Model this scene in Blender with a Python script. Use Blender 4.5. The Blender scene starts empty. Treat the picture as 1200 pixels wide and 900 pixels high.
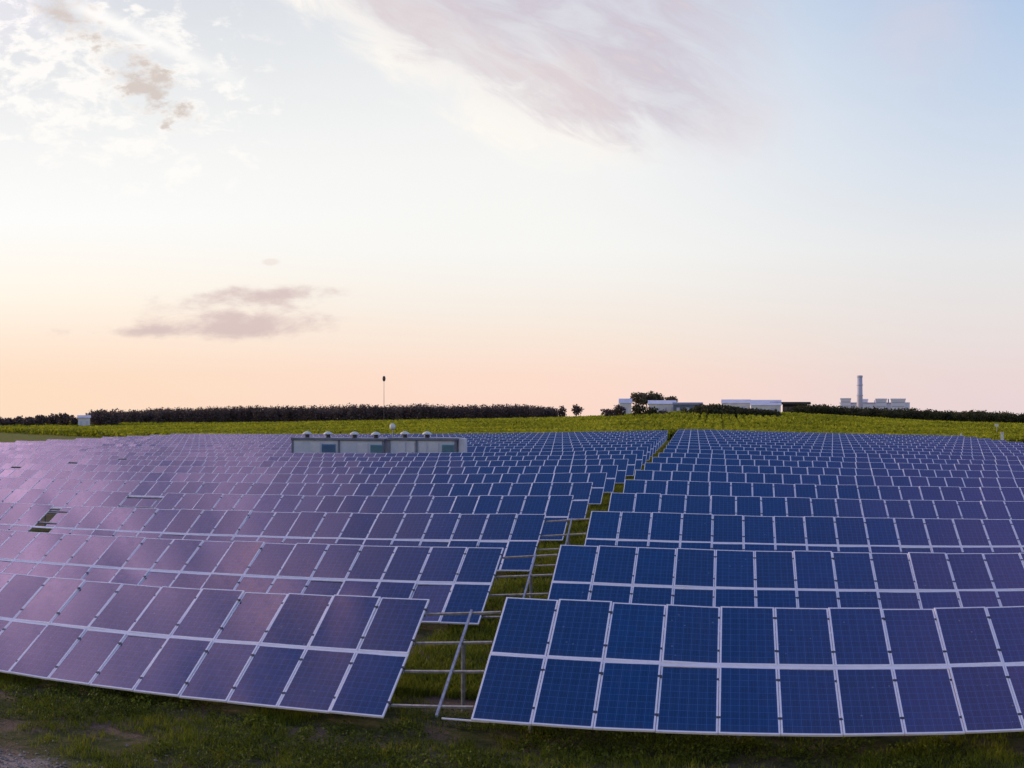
import bpy, math, random
import numpy as np
from mathutils import Vector, Matrix

rad = math.radians
random.seed(7)
RNG = np.random.default_rng(7)
SC = bpy.context.scene
COL = SC.collection

# ------------------------------------------------------------------ camera
# the photograph is a stitched panorama: horizon level, 53 degrees wide
FPX, CX, HZ = 1302.0, 600.0, 478.0        # pixels per radian, centre column, horizon row
CAM_H, YAW = 5.63, 0.1856
cam = bpy.data.cameras.new('camera')
cam_o = bpy.data.objects.new('camera', cam)
COL.objects.link(cam_o)
SC.camera = cam_o
cam_o.location = (0, 0, CAM_H)
cam_o.rotation_euler = (math.pi / 2, 0, YAW)
cam.type = 'PANO'
cam.panorama_type = 'CENTRAL_CYLINDRICAL'
cam.central_cylindrical_range_u_min = -600 / FPX
cam.central_cylindrical_range_u_max = 600 / FPX
cam.central_cylindrical_range_v_min = (HZ - 900) / FPX
cam.central_cylindrical_range_v_max = HZ / FPX
cam.central_cylindrical_radius = 1.0
cam.clip_start = 0.1
cam.clip_end = 20000

# ------------------------------------------------------------------ colour management
SC.view_settings.view_transform = 'Standard'
SC.view_settings.look = 'None'
SC.view_settings.exposure = 0.0
SC.view_settings.gamma = 1.0
SC.view_settings.use_curve_mapping = False


def lin(r, g, b):
    f = lambda c: (c / 255) / 12.92 if c <= 10 else (((c / 255) + 0.055) / 1.055) ** 2.4
    return (f(r), f(g), f(b))


# ------------------------------------------------------------------ node helpers
class V:
    """A float socket with arithmetic."""
    def __init__(s, nt, sock): s.nt, s.k = nt, sock
    def op(s, o, *a, clamp=False):
        n = s.nt.nodes.new('ShaderNodeMath'); n.operation = o; n.use_clamp = clamp
        for i, x in enumerate((s,) + a):
            if isinstance(x, V): s.nt.links.new(x.k, n.inputs[i])
            else: n.inputs[i].default_value = x
        return V(s.nt, n.outputs[0])
    def __add__(s, o): return s.op('ADD', o)
    __radd__ = __add__
    def __sub__(s, o): return s.op('SUBTRACT', o)
    def __rsub__(s, o): return (s * -1.0) + o
    def __mul__(s, o): return s.op('MULTIPLY', o)
    __rmul__ = __mul__
    def __truediv__(s, o): return s.op('DIVIDE', o)
    def sq(s): return s * s
    def gauss(s): return (s * s * -1.0).op('EXPONENT')
    def step(s, a, b):
        n = s.nt.nodes.new('ShaderNodeMapRange'); n.interpolation_type = 'SMOOTHSTEP'
        s.nt.links.new(s.k, n.inputs[0])
        n.inputs[1].default_value = a; n.inputs[2].default_value = b
        return V(s.nt, n.outputs[0])


def noise(nt, vec, scale, detail=4, rough=0.55, dist=0.0):
    n = nt.nodes.new('ShaderNodeTexNoise')
    n.inputs['Scale'].default_value = scale; n.inputs['Detail'].default_value = detail
    n.inputs['Roughness'].default_value = rough; n.inputs['Distortion'].default_value = dist
    if vec is not None: nt.links.new(vec, n.inputs['Vector'])
    return V(nt, n.outputs[0])


def combine(nt, x, y, z=0.0):
    n = nt.nodes.new('ShaderNodeCombineXYZ')
    for i, q in enumerate((x, y, z)):
        if isinstance(q, V): nt.links.new(q.k, n.inputs[i])
        else: n.inputs[i].default_value = q
    return n.outputs[0]


def mixc(nt, f, a, b, mode='MIX'):
    n = nt.nodes.new('ShaderNodeMix'); n.data_type = 'RGBA'; n.blend_type = mode; n.clamp_factor = True
    def put(i, x):
        if isinstance(x, V): nt.links.new(x.k, n.inputs[i])
        elif isinstance(x, tuple): n.inputs[i].default_value = (*x[:3], 1)
        elif isinstance(x, (int, float)): n.inputs[i].default_value = x
        else: nt.links.new(x, n.inputs[i])
    put(0, f); put(6, a); put(7, b)
    return n.outputs[2]


def ramp(nt, f, stops):
    n = nt.nodes.new('ShaderNodeValToRGB'); el = n.color_ramp.elements
    while len(el) > 1: el.remove(el[-1])
    el[0].position = stops[0][0]; el[0].color = (*stops[0][1], 1)
    for p, c in stops[1:]:
        e = el.new(p); e.color = (*c, 1)
    nt.links.new(f.k, n.inputs[0])
    return n.outputs[0]


# ------------------------------------------------------------------ sky
SUN_AZ, SUN_EL = rad(-72), rad(9)
world = bpy.data.worlds.new('World')
SC.world = world
world.use_nodes = True


def build_sky():
    nt = world.node_tree
    bg = nt.nodes['Background']
    tc = nt.nodes.new('ShaderNodeTexCoord')
    sp = nt.nodes.new('ShaderNodeSeparateXYZ'); nt.links.new(tc.outputs['Generated'], sp.inputs[0])
    dx, dy, dz = (V(nt, sp.outputs[i]) for i in range(3))
    az = dx.op('ARCTAN2', dy)
    hyp = (dx.sq() + dy.sq()).op('SQRT').op('MAXIMUM', 1e-3)
    v = dz / hyp
    el = dz.op('ARCSINE')
    u = az + YAW
    f = el / 1.5708
    k = 1 / 1.5708
    left = ramp(nt, f, [(0, lin(252, 221, 194)), (.03 * k, lin(252, 222, 197)), (.06 * k, lin(254, 231, 212)),
                        (.1 * k, lin(255, 245, 231)), (.17 * k, lin(252, 252, 251)), (.22 * k, lin(247, 247, 246)),
                        (.29 * k, lin(231, 233, 235)), (.37 * k, lin(215, 219, 226)), (.6 * k, lin(150, 160, 200)),
                        (1.0 * k, lin(80, 120, 190)), (1.0, lin(60, 110, 190))])
    right = ramp(nt, f, [(0, lin(233, 212, 213)), (.03 * k, lin(233, 215, 214)), (.07 * k, lin(232, 223, 221)),
                         (.14 * k, lin(229, 230, 232)), (.21 * k, lin(213, 222, 235)), (.33 * k, lin(184, 205, 232)),
                         (.5 * k, lin(130, 170, 220)), (.8 * k, lin(70, 125, 205)), (1.0, lin(50, 110, 195))])
    mid = ramp(nt, f, [(0, lin(252, 218, 202)), (.03 * k, lin(252, 221, 205)), (.06 * k, lin(248, 230, 216)),
                       (.1 * k, lin(246, 239, 231)), (.14 * k, lin(247, 246, 243)), (.22 * k, lin(245, 245, 243)),
                       (.3 * k, lin(235, 237, 239)), (.4 * k, lin(212, 218, 229)), (.7 * k, lin(85, 130, 200)),
                       (1.0, lin(50, 108, 192))])
    c = mixc(nt, u.step(-.46, .05), left, mid)
    c = mixc(nt, u.step(.0, .46), c, right)

    # --- clouds, laid out by bearing and elevation
    X = lambda px: (px - CX) / FPX
    Y = lambda py: (HZ - py) / FPX
    flat = combine(nt, u * 1.0, v * 2.4)
    fine = combine(nt, u * 1.0 + v * .55, v * 1.7 - u * .25)
    n1 = noise(nt, fine, 30, 8, .64, .4)
    n2 = noise(nt, fine, 52, 5, .6)
    nf = noise(nt, flat, 26, 6, .6, .3)
    nb = noise(nt, combine(nt, u * 1.0 + v * .9, v * 1.3 - u * .8, 3.1), 9, 6, .6, .8)

    def blob(px, py, rx, ry, rot=0.0):
        a, b = u - X(px), v - Y(py)
        cr, sr = math.cos(rot), math.sin(rot)
        p = (a * cr + b * sr) / (rx / FPX); q = (b * cr - a * sr) / (ry / FPX)
        return (p.sq() + q.sq() * 1.0)

    # broad mauve cloud, top centre, lit along its lower left edge
    along, across = u * .90 - v * .43, u * .43 + v * .90
    fb = noise(nt, combine(nt, along * 1.0, across * 2.6, 5.0), 13, 8, .62, .7)
    fs = noise(nt, combine(nt, along * 1.0, across * 3.4, 2.0), 11, 8, .64, .6)
    t_ = ((u - X(350)) / (390 / FPX)).op('MINIMUM', 1.0).op('MAXIMUM', -.6)
    eA = v - Y(0) + (t_ * 1.5708).op('SINE') * (196 / FPX)            # above the slanting edge when > 0
    edge = eA + (fb - .5) * .11 - .004
    top_ = v.step(.8, .45)
    fade = u.step(X(960), X(760)) * v.step(Y(255), Y(150)) * top_
    body = edge.step(-.008, .06) * fade * (fs.step(.28, .68) * .72 + .34).op('MINIMUM', 1.0)
    c = mixc(nt, body * .88, c, lin(205, 196, 209))
    rim = ((edge - .013) / .020).gauss() * u.step(X(820), X(660)) * (fb * 1.2 + .15) * v.step(Y(240), Y(165)) * top_
    c = mixc(nt, (rim * .95).op('MINIMUM', 1.0), c, lin(255, 250, 243))
    warm = ((edge - .060) / .032).gauss() * u.step(X(800), X(640)) * (fs * 1.7) * top_
    c = mixc(nt, (warm * .38).op('MINIMUM', 1.0), c, lin(243, 224, 213))
    lit = fs.step(.56, .74) * edge.step(.01, .05) * fade
    c = mixc(nt, lit * .35, c, lin(236, 222, 216))
    # broken white scraps, top left, with brown grey undersides
    env = blob(110, 90, 215, 130, -.35).op('MULTIPLY', -1.0).op('EXPONENT')
    scr = (n1 + (n2 - .5) * .40 + env * .24 - .25).step(.36, .54) * env.step(.10, .5)
    c = mixc(nt, scr * .92, c, lin(255, 252, 248))
    dk = (blob(172, 100, 78, 40, -.8) * -1.0).op('EXPONENT') * .9 + (blob(72, 14, 46, 30, -.3) * -1.0).op('EXPONENT') * .8 + (blob(88, 190, 40, 14, 0.0) * -1.0).op('EXPONENT') * .3
    dkm = (n2 * .75 + n1 * .8 + dk * .42 - .60).step(.34, .60) * dk.step(.08, .5)
    c = mixc(nt, dkm * .8, c, lin(203, 189, 181))
    # wispy streak
    sA = (v - Y(50)) + (u - X(185)) * .47
    stk = ((sA + (nf - .5) * .01 + (u - X(185)).sq() * .4) / .0075).gauss() * u.step(X(60), X(110)) * u.step(X(330), X(190)) * v.step(.6, .45)
    c = mixc(nt, stk * .85, c, lin(255, 253, 250))
    # small mauve cloud low on the left
    cA = (blob(282, 379, 112, 20, .02) * -1.0).op('EXPONENT') + (blob(300, 346, 100, 12, .05) * -1.0).op('EXPONENT') * .8 + (blob(140, 389, 150, 7, 0.0) * -1.0).op('EXPONENT') * .42
    mA = (cA + (nf - .5) * 1.9 + (n2 - .5) * .5).step(.2, 1.1) * cA.step(.05, .4)
    c = mixc(nt, mA * .85, c, lin(212, 189, 188))
    sp_ = ((blob(317, 307, 12, 5) * -1.0).op('EXPONENT') + (n2 - .5) * .6).step(.3, .8)
    c = mixc(nt, sp_ * .35, c, lin(226, 208, 198))
    # faint veils, right
    vl = ((blob(1085, 35, 70, 60, .5) * -1.0).op('EXPONENT') * .5 + (blob(860, 150, 60, 35, .3) * -1.0).op('EXPONENT') * .5) * nb * 1.2
    c = mixc(nt, vl, c, lin(230, 212, 216))
    veil = (noise(nt, combine(nt, u * .6, v * 2.6, 9.0), 14, 5, .6) - .5) * .14 * v.step(.02, .12)
    c = mixc(nt, veil.op('MAXIMUM', 0.0), c, (1, .98, .97))

    # bright afterglow high up towards the sun (above the picture), broken by cloud
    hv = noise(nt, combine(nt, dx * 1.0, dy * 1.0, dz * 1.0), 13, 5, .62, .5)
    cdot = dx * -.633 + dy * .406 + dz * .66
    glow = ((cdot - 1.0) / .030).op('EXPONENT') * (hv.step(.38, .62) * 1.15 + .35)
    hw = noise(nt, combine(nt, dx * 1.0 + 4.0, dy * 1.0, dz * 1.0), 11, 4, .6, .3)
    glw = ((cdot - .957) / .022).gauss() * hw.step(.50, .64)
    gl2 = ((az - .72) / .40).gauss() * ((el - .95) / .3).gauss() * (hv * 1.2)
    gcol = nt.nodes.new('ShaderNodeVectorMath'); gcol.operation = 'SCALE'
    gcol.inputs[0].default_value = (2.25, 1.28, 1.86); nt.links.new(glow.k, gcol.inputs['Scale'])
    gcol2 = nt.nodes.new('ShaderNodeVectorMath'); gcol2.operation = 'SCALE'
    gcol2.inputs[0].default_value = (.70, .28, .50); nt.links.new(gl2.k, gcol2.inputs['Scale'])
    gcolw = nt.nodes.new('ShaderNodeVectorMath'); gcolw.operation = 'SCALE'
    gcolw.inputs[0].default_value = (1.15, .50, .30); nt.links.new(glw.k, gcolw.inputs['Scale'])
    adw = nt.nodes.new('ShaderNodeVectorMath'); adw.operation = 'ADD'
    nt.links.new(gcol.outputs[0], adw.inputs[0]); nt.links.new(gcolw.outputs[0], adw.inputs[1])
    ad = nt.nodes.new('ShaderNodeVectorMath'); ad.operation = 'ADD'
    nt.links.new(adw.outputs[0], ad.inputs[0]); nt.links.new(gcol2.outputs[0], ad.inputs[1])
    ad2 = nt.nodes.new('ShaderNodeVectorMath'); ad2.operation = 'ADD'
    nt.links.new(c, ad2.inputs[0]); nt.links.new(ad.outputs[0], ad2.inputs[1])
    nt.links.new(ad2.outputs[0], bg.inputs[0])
    bg.inputs[1].default_value = 1.0
    # physical sky added faintly underneath
    st = nt.nodes.new('ShaderNodeTexSky'); st.sky_type = 'NISHITA'; st.sun_disc = False
    st.sun_elevation = SUN_EL; st.sun_rotation = SUN_AZ % (2 * math.pi)
    b2 = nt.nodes.new('ShaderNodeBackground'); b2.inputs[1].default_value = .002
    nt.links.new(st.outputs[0], b2.inputs[0])
    sh = nt.nodes.new('ShaderNodeAddShader')
    nt.links.new(bg.outputs[0], sh.inputs[0]); nt.links.new(b2.outputs[0], sh.inputs[1])
    nt.links.new(sh.outputs[0], nt.nodes['World Output'].inputs[0])


build_sky()
sun = bpy.data.lights.new('sun', 'SUN')
sun.energy = 2.6; sun.angle = rad(1.0); sun.color = (1.0, .80, .58)
sun_o = bpy.data.objects.new('sun', sun); COL.objects.link(sun_o)
sdir = Vector((math.sin(SUN_AZ) * math.cos(SUN_EL), math.cos(SUN_AZ) * math.cos(SUN_EL), math.sin(SUN_EL)))
sun_o.rotation_mode = 'QUATERNION'; sun_o.rotation_quaternion = sdir.to_track_quat('Z', 'Y')
sun_o.location = (0, -20, 60)


# ------------------------------------------------------------------ terrain
def smooth(t): t = np.clip(t, 0, 1); return t * t * (3 - 2 * t)


def T(x, y):
    x, y = np.asarray(x, float), np.asarray(y, float)
    xp = np.abs(x + 5); xp = np.sqrt(xp * xp + 4) - 2
    lat = np.where(x > -5, -4.0 * (1 - np.exp(-xp / 130)), -1.6 * (1 - np.exp(-xp / 68)) - 1.4 * smooth((xp - 95) / 130))
    lat = lat * (1 - smooth((np.hypot(x, y) - 550) / 500))
    ty = .15 * smooth((y - 24) / 12) + .0006 * np.clip(y - 36, 0, 200)
    hill = 3.0 * np.exp(-((x - 8) / 62) ** 2) * smooth((y - 215) / 200) * (1 - smooth((y - 520) / 300))
    rr = np.hypot(x, y)
    far = -.0112 * np.clip(rr - 470, 0, None) * smooth((rr - 470) / 250)
    return lat + ty + hill + far


def azim(px): return (px - CX) / FPX - YAW
def at(px, rho): return rho * math.sin(azim(px)), rho * math.cos(azim(px))
def zat(py, rho): return CAM_H + (HZ - py) * rho / FPX


# ------------------------------------------------------------------ material helpers
def mat(name, col, rough=.6, metal=0.0, spec=None):
    m = bpy.data.materials.new(name); m.use_nodes = True
    b = m.node_tree.nodes['Principled BSDF']
    b.inputs['Base Color'].default_value = (*col, 1); b.inputs['Roughness'].default_value = rough
    b.inputs['Metallic'].default_value = metal
    if spec is not None: b.inputs['Specular IOR Level'].default_value = spec
    return m


def vary(m, a, b, scale=3.0, rough=None, coords='Object'):
    """Break a flat colour up with noise between a and b."""
    nt = m.node_tree; p = nt.nodes['Principled BSDF']
    tc = nt.nodes.new('ShaderNodeTexCoord')
    n = noise(nt, tc.outputs[coords], scale, 6, .65)
    nt.links.new(mixc(nt, n.step(.32, .68), a, b), p.inputs['Base Color'])
    return m


def leafy(name, stops, trans=.25, scale=.25):
    """Foliage: colour by leaf (island) and by a slow noise; a little light passes through."""
    m = bpy.data.materials.new(name); m.use_nodes = True; nt = m.node_tree
    p = nt.nodes['Principled BSDF']; p.inputs['Roughness'].default_value = .75; p.inputs['Specular IOR Level'].default_value = .15
    g = nt.nodes.new('ShaderNodeNewGeometry'); tc = nt.nodes.new('ShaderNodeTexCoord')
    r = V(nt, g.outputs['Random Per Island'])
    n = noise(nt, tc.outputs['Object'], scale, 4, .6)
    c = ramp(nt, r * .45 + n.step(.25, .75) * .55, stops)
    nt.links.new(c, p.inputs['Base Color'])
    t = nt.nodes.new('ShaderNodeBsdfTranslucent'); nt.links.new(c, t.inputs[0])
    mx = nt.nodes.new('ShaderNodeMixShader'); mx.inputs[0].default_value = trans
    nt.links.new(p.outputs[0], mx.inputs[1]); nt.links.new(t.outputs[0], mx.inputs[2])
    nt.links.new(mx.outputs[0], nt.nodes['Material Output'].inputs[0])
    return m


def cell_material():
    m = bpy.data.materials.new('silicon_cells_under_glass'); m.use_nodes = True; nt = m.node_tree
    p = nt.nodes['Principled BSDF']
    uv = nt.nodes.new('ShaderNodeUVMap'); uv.uv_map = 'cells'
    sp = nt.nodes.new('ShaderNodeSeparateXYZ'); nt.links.new(uv.outputs[0], sp.inputs[0])
    cx, cy = V(nt, sp.outputs[0]), V(nt, sp.outputs[1])           # in cells: 6 across, 10 up
    fx = (cx.op('FRACT') - .5).op('ABSOLUTE'); fy = (cy.op('FRACT') - .5).op('ABSOLUTE')
    gap = fx.op('MAXIMUM', fy).step(.462, .492)
    bus = ((cx * 3.0).op('FRACT') - .5).op('ABSOLUTE').step(.05, .015) * .45
    wn = nt.nodes.new('ShaderNodeTexWhiteNoise'); wn.noise_dimensions = '3D'
    oi = nt.nodes.new('ShaderNodeObjectInfo'); rnd = V(nt, oi.outputs['Random'])
    nt.links.new(combine(nt, cx.op('FLOOR'), cy.op('FLOOR'), rnd * 37.0), wn.inputs['Vector'])
    cellr = V(nt, wn.outputs['Value'])
    poly = nt.nodes.new('ShaderNodeTexVoronoi'); poly.inputs['Scale'].default_value = 9.0
    nt.links.new(combine(nt, cx, cy, rnd * 50.0), poly.inputs['Vector'])
    gr = nt.nodes.new('ShaderNodeSeparateColor'); nt.links.new(poly.outputs['Color'], gr.inputs[0])
    grain = V(nt, gr.outputs[0])
    c = mixc(nt, rnd, (.0010, .031, .128), (.006, .024, .092))
    c = mixc(nt, cellr * .45 + grain * .35, c, (.0015, .012, .050))
    c = mixc(nt, (gap * .75).op('MAXIMUM', bus), c, (.06, .13, .32))
    tc = nt.nodes.new('ShaderNodeTexCoord')
    # dust film, heavier towards the lower frame where rain leaves it, and a few droppings
    st = noise(nt, combine(nt, cx * 1.1, cy * .22, rnd * 61.0), 1.6, 6, .65)
    dust = st.step(.42, .75) * .045 + cy.step(1.3, 0.0) * .05
    c = mixc(nt, dust, c, (.20, .17, .16))
    dv = nt.nodes.new('ShaderNodeTexVoronoi'); dv.inputs['Scale'].default_value = .55
    nt.links.new(combine(nt, cx, cy, rnd * 83.0), dv.inputs['Vector'])
    drop = V(nt, dv.outputs['Distance']).step(.085, .05) * (rnd * 7.3).op('FRACT').step(.55, .6)
    c = mixc(nt, drop * .3, c, (.42, .40, .38))
    nt.links.new(c, p.inputs['Base Color'])
    dirt = noise(nt, tc.outputs['Object'], 2.2, 5, .7)
    nt.links.new((dirt.step(.35, .75) * .08 + .06 + rnd * .06).k, p.inputs['Roughness'])
    p.inputs['IOR'].default_value = 1.72
    return m


M = {}
M['cells'] = cell_material()
M['alu'] = vary(mat('anodised_frame', (.80, .77, .82), .45, .0), (.80, .73, .75), (.90, .83, .84), 4)
M['back'] = mat('backsheet', (.5, .5, .5), .7)
M['clamp'] = mat('clamp', (.06, .055, .065), .5, .2)
M['steel'] = vary(mat('galvanised_steel', (.36, .36, .38), .5, .35), (.26, .26, .28), (.46, .46, .48), 9)
M['steel_dark'] = vary(mat('weathered_steel', (.2, .2, .21), .6, .3), (.14, .13, .13), (.26, .26, .27), 7)
M['steel_mid'] = vary(mat('dull_galvanised_steel', (.28, .27, .265), .6, .2), (.19, .18, .175), (.35, .34, .33), 9)
M['trunk'] = vary(mat('bark', (.07, .05, .04), .9), (.04, .03, .025), (.10, .075, .055), 2)


# ------------------------------------------------------------------ mesh helpers
def new_mesh(name, verts, faces, mats, mi=None, uvs=None, smooth_=False):
    me = bpy.data.meshes.new(name)
    me.from_pydata([tuple(v) for v in verts], [], faces)
    for m in mats: me.materials.append(m)
    if mi is not None: me.polygons.foreach_set('material_index', mi)
    if uvs is not None:
        l = me.uv_layers.new(name='cells'); l.data.foreach_set('uv', np.array(uvs, 'f').ravel())
    if smooth_: me.polygons.foreach_set('use_smooth', [True] * len(me.polygons))
    me.update()
    return me


def quad_mesh(name, V4, mats):
    """V4: (n,4,3) array of separate quads."""
    n = len(V4)
    me = bpy.data.meshes.new(name)
    me.vertices.add(n * 4); me.vertices.foreach_set('co', np.ascontiguousarray(V4, 'f').ravel())
    me.loops.add(n * 4); me.loops.foreach_set('vertex_index', np.arange(n * 4, dtype='i'))
    me.polygons.add(n)
    me.polygons.foreach_set('loop_start', np.arange(0, n * 4, 4, dtype='i'))
    for m in mats: me.materials.append(m)
    me.update(calc_edges=True); me.validate()
    return me


def link(name, me, parent=None, loc=None, mw=None):
    o = bpy.data.objects.new(name, me); COL.objects.link(o)
    if parent is not None: o.parent = parent
    if mw is not None: o.matrix_basis = mw
    elif loc is not None: o.location = loc
    return o


def tag(o, label=None, cat=None, group=None, kind=None):
    if label: o['label'] = label
    if cat: o['category'] = cat
    if group: o['group'] = group
    if kind: o['kind'] = kind
    return o


def thing(name, loc, label, cat, group=None, rz=0.0):
    o = bpy.data.objects.new(name, None); COL.objects.link(o)
    o.location = loc; o.rotation_euler = (0, 0, rz); o.empty_display_size = .2
    return tag(o, label, cat, group)


class MB:
    def __init__(s): s.v, s.f, s.m = [], [], []
    def add(s, vs, fs, m=0):
        k = len(s.v); s.v += [tuple(p) for p in vs]; s.f += [[i + k for i in f] for f in fs]; s.m += [m] * len(fs)
        return s
    def box(s, a, b, m=0, bev=0.0):
        (x0, y0, z0), (x1, y1, z1) = a, b
        if bev <= 0:
            return s.add([(x0, y0, z0), (x1, y0, z0), (x1, y1, z0), (x0, y1, z0), (x0, y0, z1), (x1, y0, z1), (x1, y1, z1), (x0, y1, z1)],
                         [(0, 3, 2, 1), (4, 5, 6, 7), (0, 1, 5, 4), (1, 2, 6, 5), (2, 3, 7, 6), (3, 0, 4, 7)], m)
        e = bev
        lp = lambda i, z: [(x0 + i + e * (i == 0), y0 + i, z), (x1 - i - e * (i == 0), y0 + i, z), (x1 - i, y0 + i + e * (i == 0), z), (x1 - i, y1 - i - e * (i == 0), z),
                           (x1 - i - e * (i == 0), y1 - i, z), (x0 + i + e * (i == 0), y1 - i, z), (x0 + i, y1 - i - e * (i == 0), z), (x0 + i, y0 + i + e * (i == 0), z)]
        def ring(ins, z):
            a0, b0, a1, b1 = x0 + ins, y0 + ins, x1 - ins, y1 - ins
            return [(a0 + e, b0, z), (a1 - e, b0, z), (a1, b0 + e, z), (a1, b1 - e, z), (a1 - e, b1, z), (a0 + e, b1, z), (a0, b1 - e, z), (a0, b0 + e, z)]
        R = [ring(e * .7, z0), ring(0, z0 + e), ring(0, z1 - e), ring(e * .7, z1)]
        vs = sum(R, []); fs = [tuple(range(7, -1, -1)), tuple(range(24, 32))]
        for r in range(3):
            for i in range(8):
                j = (i + 1) % 8; fs.append((r * 8 + i, r * 8 + j, r * 8 + 8 + j, r * 8 + 8 + i))
        return s.add(vs, fs, m)
    def tube(s, pts, r, n=8, m=0):
        """Tapered tube through pts; r a number or a list."""
        pts = [Vector(p) for p in pts]; rs = r if isinstance(r, (list, tuple)) else [r] * len(pts)
        vs, fs = [], []
        for i, p in enumerate(pts):
            d = (pts[min(i + 1, len(pts) - 1)] - pts[max(i - 1, 0)]).normalized()
            a = d.orthogonal().normalized() if abs(d.z) < .99 else Vector((1, 0, 0)); b = d.cross(a)
            vs += [p + (a * math.cos(t) + b * math.sin(t)) * rs[i] for t in [2 * math.pi * q / n for q in range(n)]]
        for i in range(len(pts) - 1):
            for q in range(n):
                w = (q + 1) % n; fs.append((i * n + q, i * n + w, i * n + n + w, i * n + n + q))
        fs += [tuple(range(n - 1, -1, -1)), tuple(range((len(pts) - 1) * n, len(pts) * n))]
        return s.add(vs, fs, m)
    def bar(s, pts, up, w, h, m=0):
        """Rectangular bar through pts: w wide (sideways), h deep below the line, 'up' a vector."""
        pts = [Vector(p) for p in pts]; up = Vector(up).normalized(); vs, fs = [], []
        for i, p in enumerate(pts):
            d = (pts[min(i + 1, len(pts) - 1)] - pts[max(i - 1, 0)]).normalized()
            sd = d.cross(up).normalized() * (w / 2)
            vs += [p - sd, p + sd, p + sd - up * h, p - sd - up * h]
        for i in range(len(pts) - 1):
            for q in range(4):
                t = (q + 1) % 4; fs.append((i * 4 + q, i * 4 + 4 + q, i * 4 + 4 + t, i * 4 + t))
        L = (len(pts) - 1) * 4
        fs += [(0, 1, 2, 3), (L + 3, L + 2, L + 1, L)]
        return s.add(vs, fs, m)
    def lathe(s, prof, n=16, c=(0, 0, 0), m=0):
        vs, fs = [], []
        for r, z in prof:
            vs += [(c[0] + r * math.cos(2 * math.pi * q / n), c[1] + r * math.sin(2 * math.pi * q / n), c[2] + z) for q in range(n)]
        for i in range(len(prof) - 1):
            for q in range(n):
                w = (q + 1) % n; fs.append((i * n + q, i * n + w, i * n + n + w, i * n + n + q))
        fs += [tuple(range(n - 1, -1, -1)), tuple(range((len(prof) - 1) * n, len(prof) * n))]
        return s.add(vs, fs, m)
    def mesh(s, name, mats, smooth_=False): return new_mesh(name, s.v, s.f, mats, s.m, smooth_=smooth_)


def leaf_quads(c, size, rng, aspect=.6, up=0.0):
    """Random quads at centres c (n,3) with half sizes size (n,)."""
    n = len(c)
    a = rng.normal(size=(n, 3)); a /= np.linalg.norm(a, axis=1)[:, None]
    b = rng.normal(size=(n, 3)); b[:, 2] += up; b -= (a * b).sum(1)[:, None] * a; b /= np.linalg.norm(b, axis=1)[:, None]
    a = a * (size * aspect)[:, None]; b = b * size[:, None]
    return np.stack([c - a * .35 - b, c + a - b * .2, c + a * .3 + b, c - a + b * .15], 1)


def in_lobes(lobes, n, rng, shell=.45):
    """n points in a set of ellipsoids (cx,cy,cz,rx,ry,rz), denser towards the surface."""
    L = np.array(lobes, float); w = (L[:, 3] * L[:, 4] * L[:, 5]) ** .75; w /= w.sum()
    k = rng.choice(len(L), n, p=w)
    d = rng.normal(size=(n, 3)); d /= np.linalg.norm(d, axis=1)[:, None]
    r = rng.uniform(shell ** 2, 1, n) ** .5 * rng.uniform(.85, 1.08, n)
    return L[k, :3] + d * r[:, None] * L[k, 3:]


# ------------------------------------------------------------------ ground
def ground_material():
    m = bpy.data.materials.new('field_ground'); m.use_nodes = True; nt = m.node_tree
    p = nt.nodes['Principled BSDF']; p.inputs['Roughness'].default_value = .95; p.inputs['Specular IOR Level'].default_value = .1
    tc = nt.nodes.new('ShaderNodeTexCoord'); pos = tc.outputs['Object']
    sp = nt.nodes.new('ShaderNodeSeparateXYZ'); nt.links.new(pos, sp.inputs[0])
    x, y = V(nt, sp.outputs[0]), V(nt, sp.outputs[1])
    a = noise(nt, pos, .55, 6, .6); b = noise(nt, pos, 4.0, 6, .7); g = noise(nt, pos, 26, 4, .7)
    grass = mixc(nt, b.step(.3, .7), (.040, .046, .010), (.085, .080, .020))
    soil = mixc(nt, g.step(.3, .7), (.085, .052, .032), (.20, .135, .085))
    c = mixc(nt, (a * .7 + b * .4).step(.50, .64), grass, soil)
    # gravelly track at the near left
    d = ((x + 11.6) / 2.6).sq() + ((y - 13.5) / 1.3).sq()
    tr = (d + (b - .5) * 2.2 + (a - .5) * 1.5).step(1.5, .5)
    grav = mixc(nt, g.step(.35, .65), (.16, .118, .092), (.40, .32, .27))
    c = mixc(nt, tr, c, grav)
    # beyond the farm: olive verge
    far = y.step(60, 190)
    c = mixc(nt, far, c, mixc(nt, a.step(.3, .7), (.085, .100, .006), (.18, .165, .012)))
    nt.links.new(c, p.inputs['Base Color'])
    bp = nt.nodes.new('ShaderNodeBump'); bp.inputs['Strength'].default_value = .9; bp.inputs['Distance'].default_value = .06
    nt.links.new((b * .6 + g * .5).k, bp.inputs['Height']); nt.links.new(bp.outputs[0], p.inputs['Normal'])
    return m


def axis(near, far_, n):
    t = np.linspace(-1, 1, n); return np.sign(t) * (near * np.abs(t) + (far_ - near) * np.abs(t) ** 5)


xs = axis(120, 6000, 151) - 5; ys = np.concatenate([np.linspace(-80, 10, 12), np.linspace(12, 260, 90), 260 + (np.linspace(0, 1, 60)[1:] ** 2.6) * 9000])
gx, gy = np.meshgrid(xs, ys); gz = T(gx, gy)
nx_, ny_ = len(xs), len(ys)
gv = np.stack([gx.ravel(), gy.ravel(), gz.ravel()], 1)
gf = [(j * nx_ + i, j * nx_ + i + 1, (j + 1) * nx_ + i + 1, (j + 1) * nx_ + i) for j in range(ny_ - 1) for i in range(nx_ - 1)]
tag(link('ground', new_mesh('ground', gv, gf, [ground_material()], smooth_=True)), kind='structure')

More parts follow.
